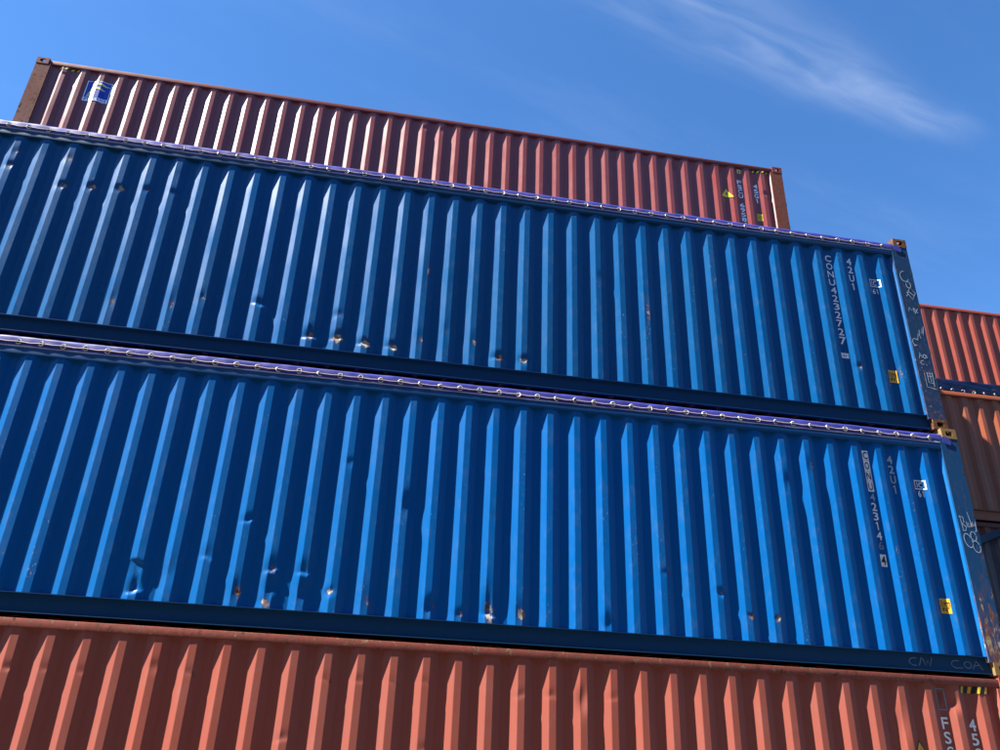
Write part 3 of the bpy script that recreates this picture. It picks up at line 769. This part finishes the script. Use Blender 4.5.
# bottom red container
Z = Z_R1
column(r1, Z, 'FSCU', -0.340, 2.498, 0.125, 0.072, 0.104, M['white'])
column(r1, Z, '695847', -0.340, 2.498 - 5 * 0.125, 0.125, 0.072, 0.104, M['white'])
column(r1, Z, '45G1', -0.058, 2.494, 0.125, 0.072, 0.104, M['white'])
def warning(c, zb, pts):
    X, Zf = at(c, zb); bm = bmesh.new(); add_poly(bm, [(X(a), Zf(b)) for a, b in pts]); s = stick(bm, 'warning_sticker', M['black'], c[0], c[1], c[2])
    kk = 0.95 if c is r2 else 0.86; cx_ = sum(a for a, b in pts) / 3; cz_ = sum(b for a, b in pts) / 3
    bm = bmesh.new(); add_poly(bm, [(X(cx_ + (a - cx_) * kk), Zf(cz_ + (b - cz_) * kk)) for a, b in pts]); stick(bm, 'sticker_face', M['lemon'] if c is r2 else M['yellow'], s, c[1], c[2], 0.0055)
    bm = bmesh.new(); k = abs(pts[2][0] - pts[1][0])
    add_poly(bm, [(X(cx_ + a * k), Zf(cz_ + b * k)) for a, b in ((-.02, .22), (.06, .22), (.01, .05), (.09, .06), (-.05, -.16), (-.01, -.01), (-.09, -.02))]); stick(bm, 'bolt_symbol', M['black'], s, c[1], c[2], 0.0075)
warning(r1, Z, [(-0.640, 2.292), (-0.755, 2.09), (-0.525, 2.09)])
def hazard(c, zb, x0, x1, z0, z1, n):
    X, Zf = at(c, zb); bm = bmesh.new(); add_rect(bm, X(x0), X(x1), Zf(z0), Zf(z1)); s = stick(bm, 'hazard_strip', M['black'], c[0], c[1], c[2])
    bm = bmesh.new(); w = (x1 - x0) / n; h = z1 - z0
    for i in range(n):
        a = x0 + i * w + w * .1; add_poly(bm, [(X(a), Zf(z0)), (X(a + w * .42), Zf(z0)), (X(min(x1, a + w * .72)), Zf(z1)), (X(a + w * .30), Zf(z1))])
    stick(bm, 'hazard_stripes', M['yellow'] if c is r1 else M['lemon'], s, c[1], c[2], 0.0055)
hazard(r1, Z, -0.135, 0.185, 2.722, 2.784, 4)
X, Zf = at(r1, Z); bm = bmesh.new()
for a in ((-0.385, -0.375, 2.56, 2.755), (-0.295, -0.285, 2.56, 2.755), (-0.385, -0.285, 2.745, 2.755), (-0.385, -0.285, 2.56, 2.57)): add_rect(bm, X(a[0]), X(a[1]), Zf(a[2]), Zf(a[3]))
stick(bm, 'plate_frame', M['chalk_faint'], r1[0], r1[1], r1[2])
bm = bmesh.new(); add_rect(bm, X(-0.355), X(-0.315), Zf(2.62), Zf(2.715)); stick(bm, 'data_plate', M['red_rail_low'], r1[0], r1[1], r1[2])
# maroon container on the row behind
Z = 8.688
column(r2, Z, 'FSCU', -0.250, 11.206, 0.098, 0.084, 0.082, M['white'], lean=0.002)
column(r2, Z, '6958473', -0.240, 11.206 - 5 * 0.098, 0.098, 0.084, 0.082, M['white'], lean=0.002)
column(r2, Z, '45G1', 0.042, 11.169, 0.104, 0.078, 0.086, M['white'])
height_sticker(r2, Z, 0.003, 0.100, 10.398, 10.536, M['lemon'], '2.9m', "9'6\"")
warning(r2, Z, [(-0.505, 10.985), (-0.605, 10.80), (-0.385, 10.80)])
hazard(r2, Z, -0.005, 0.315, 11.424, 11.462, 4)
hazard(r2, Z, -11.30, -10.98, 11.424, 11.462, 4)
X, Zf = at(r2, Z); bm = bmesh.new(); add_rect(bm, X(-0.262), X(-0.197), Zf(11.365), Zf(11.446)); s_ = stick(bm, 'data_plate', M['logoyellow'], r2[0], r2[1], r2[2])
bm = bmesh.new(); add_rect(bm, X(-0.238), X(-0.222), Zf(11.375), Zf(11.430)); stick(bm, 'plate_print', M['black'], s_, r2[1], r2[2], 0.0055)
# logo sticker
lx0, lx1, lz0, lz1 = -10.842, -10.478, 10.885, 11.290
bm = bmesh.new(); add_rect(bm, X(lx0), X(lx1), Zf(lz0), Zf(lz1)); s_ = stick(bm, 'logo_sticker', M['white'], r2[0], r2[1], r2[2])
bm = bmesh.new(); add_rect(bm, X(lx0) + .012, X(lx1) - .012, Zf(lz0) + .072, Zf(lz1) - .012); stick(bm, 'logo_ground', M['logoblue'], s_, r2[1], r2[2], 0.0055)
bm = bmesh.new()
def wave(xa, xb, z0, h, amp):
    n = 12; top = []; bot = []
    for i in range(n + 1):
        t = i / n; x = xa + (xb - xa) * t; y = z0 + amp * math.sin(t * 5.0) - 0.012 * t
        k = h * (1 - 0.75 * max(0, t - 0.55) / 0.45)
        top.append((x, y + k / 2)); bot.append((x, y - k / 2))
    for i in range(n): add_poly(bm, [bot[i], bot[i + 1], top[i + 1], top[i]])
wave(X(lx0) + 0.115, X(lx1) - 0.02, Zf(11.222), 0.042, 0.010)
wave(X(lx0) + 0.120, X(lx1) - 0.075, Zf(11.135), 0.042, 0.010)
add_poly(bm, [(X(lx0) + .035, Zf(lz0) + .085), (X(lx0) + .070, Zf(lz0) + .085), (X(lx0) + .150, Zf(11.235)), (X(lx0) + .115, Zf(11.235))])
stick(bm, 'logo_letter', M['logoyellow'], s_, r2[1], r2[2], 0.0075)
bm = bmesh.new()
for i, ch in enumerate('FLORENS'): add_text(bm, ch, X(lx0) + .022 + i * 0.047, Zf(lz0) + .018, 0.034, 0.040)
stick(bm, 'logo_name', M['logoblue'], s_, r2[1], r2[2], 0.0060)

# chalk on the posts and the sill
def chalk(c, zb, strokes, name, y, mat='chalk', w=0.0062):
    X, Zf = at(c, zb); bm = bmesh.new()
    for st in strokes: add_stroke(bm, [(X(a), Zf(b)) for a, b in st], w)
    stick(bm, name, M[mat], c[0], y=y, lift=0.003)
PFy = YF + 0.005
chalk(b2, Z_B2, [arc(0.285, 7.53, .055, .075, 80, 330), arc(0.315, 7.41, .03, .045, 150, 480, 14), [(0.26, 7.24), (0.325, 7.375), (0.385, 7.30), (0.33, 7.20), (0.27, 7.30)], [(0.285, 7.32), (0.36, 7.26)]], 'chalk_writing', PFy)
chalk(b2, Z_B2, [[(0.245, 7.03), (0.26, 7.085), (0.285, 7.04), (0.31, 7.085), (0.315, 7.02)], [(0.315, 7.08), (0.36, 7.01)], [(0.365, 7.075), (0.32, 7.0)]], 'chalk_writing', PFy)
chalk(b2, Z_B2, [arc(0.235, 6.605, .03, .045, 40, 300), [(0.26, 6.64), (0.285, 6.66)], [(0.275, 6.63), (0.30, 6.73), (0.325, 6.665)], [(0.315, 6.69), (0.32, 6.78), (0.345, 6.73), (0.36, 6.80), (0.365, 6.71)], [(0.37, 6.74), (0.385, 6.83)], [(0.21, 6.55), (0.25, 6.56)]], 'chalk_writing', PFy)
chalk(b2, Z_B2, [[(0.245, 6.39), (0.262, 6.47), (0.285, 6.40)], [(0.25, 6.425), (0.28, 6.425)], arc(0.315, 6.42, .018, .025, 0, 350), [(0.335, 6.44), (0.35, 6.40)], arc(0.275, 6.335, .025, .025, 60, 300), [(0.315, 6.31), (0.33, 6.305)]], 'chalk_writing', PFy)
chalk(b2, Z_B2, [[(0.265, 6.20), (0.265, 6.02), (0.375, 6.0)], [(0.29, 6.20), (0.37, 6.20)], [(0.29, 6.16), (0.37, 6.165)], [(0.30, 6.21), (0.30, 6.08), (0.36, 6.07)], [(0.33, 6.21), (0.335, 6.09)], [(0.365, 6.21), (0.36, 6.03)]], 'chalk_writing', PFy)
chalk(b1, Z_B1, [[(0.265, 4.49), (0.275, 4.33)], [(0.25, 4.48), (0.30, 4.475), (0.30, 4.42), (0.27, 4.41), (0.315, 4.37), (0.30, 4.33), (0.265, 4.33)], [(0.325, 4.43), (0.335, 4.37)], [(0.345, 4.42), (0.35, 4.37), (0.375, 4.38), (0.375, 4.43)], [(0.36, 4.54), (0.385, 4.38)], [(0.395, 4.43), (0.40, 4.38), (0.42, 4.40), (0.43, 4.45), (0.425, 4.34)], [(0.405, 4.33), (0.43, 4.335)]], 'chalk_writing', PFy)
chalk(b1, Z_B1, [arc(0.305, 4.225, .042, .075, 0, 375, 22, 0.25), arc(0.375, 4.275, .032, .048, 0, 375, 18, 0.1), arc(0.385, 4.165, .040, .062, 0, 375, 20, 0.2)], 'chalk_writing', PFy)
SY = YF + 0.054
chalk(b1, Z_B1, [arc(-0.535, 2.985, .055, .035, 60, 290), [(-0.455, 3.03), (-0.49, 2.95)], [(-0.445, 3.02), (-0.42, 2.955), (-0.395, 3.0), (-0.375, 2.95), (-0.345, 3.03)]], 'chalk_writing', SY, 'chalk_faint', 0.007)
chalk(b1, Z_B1, [arc(-0.09, 2.985, .055, .035, 60, 290), [(-0.08, 2.953), (-0.03, 2.953)], arc(0.03, 2.985, .04, .03, 0, 360), [(0.08, 2.95), (0.125, 3.025), (0.185, 2.945)], [(0.10, 2.98), (0.16, 2.99)]], 'chalk_writing', SY, 'chalk_faint', 0.007)
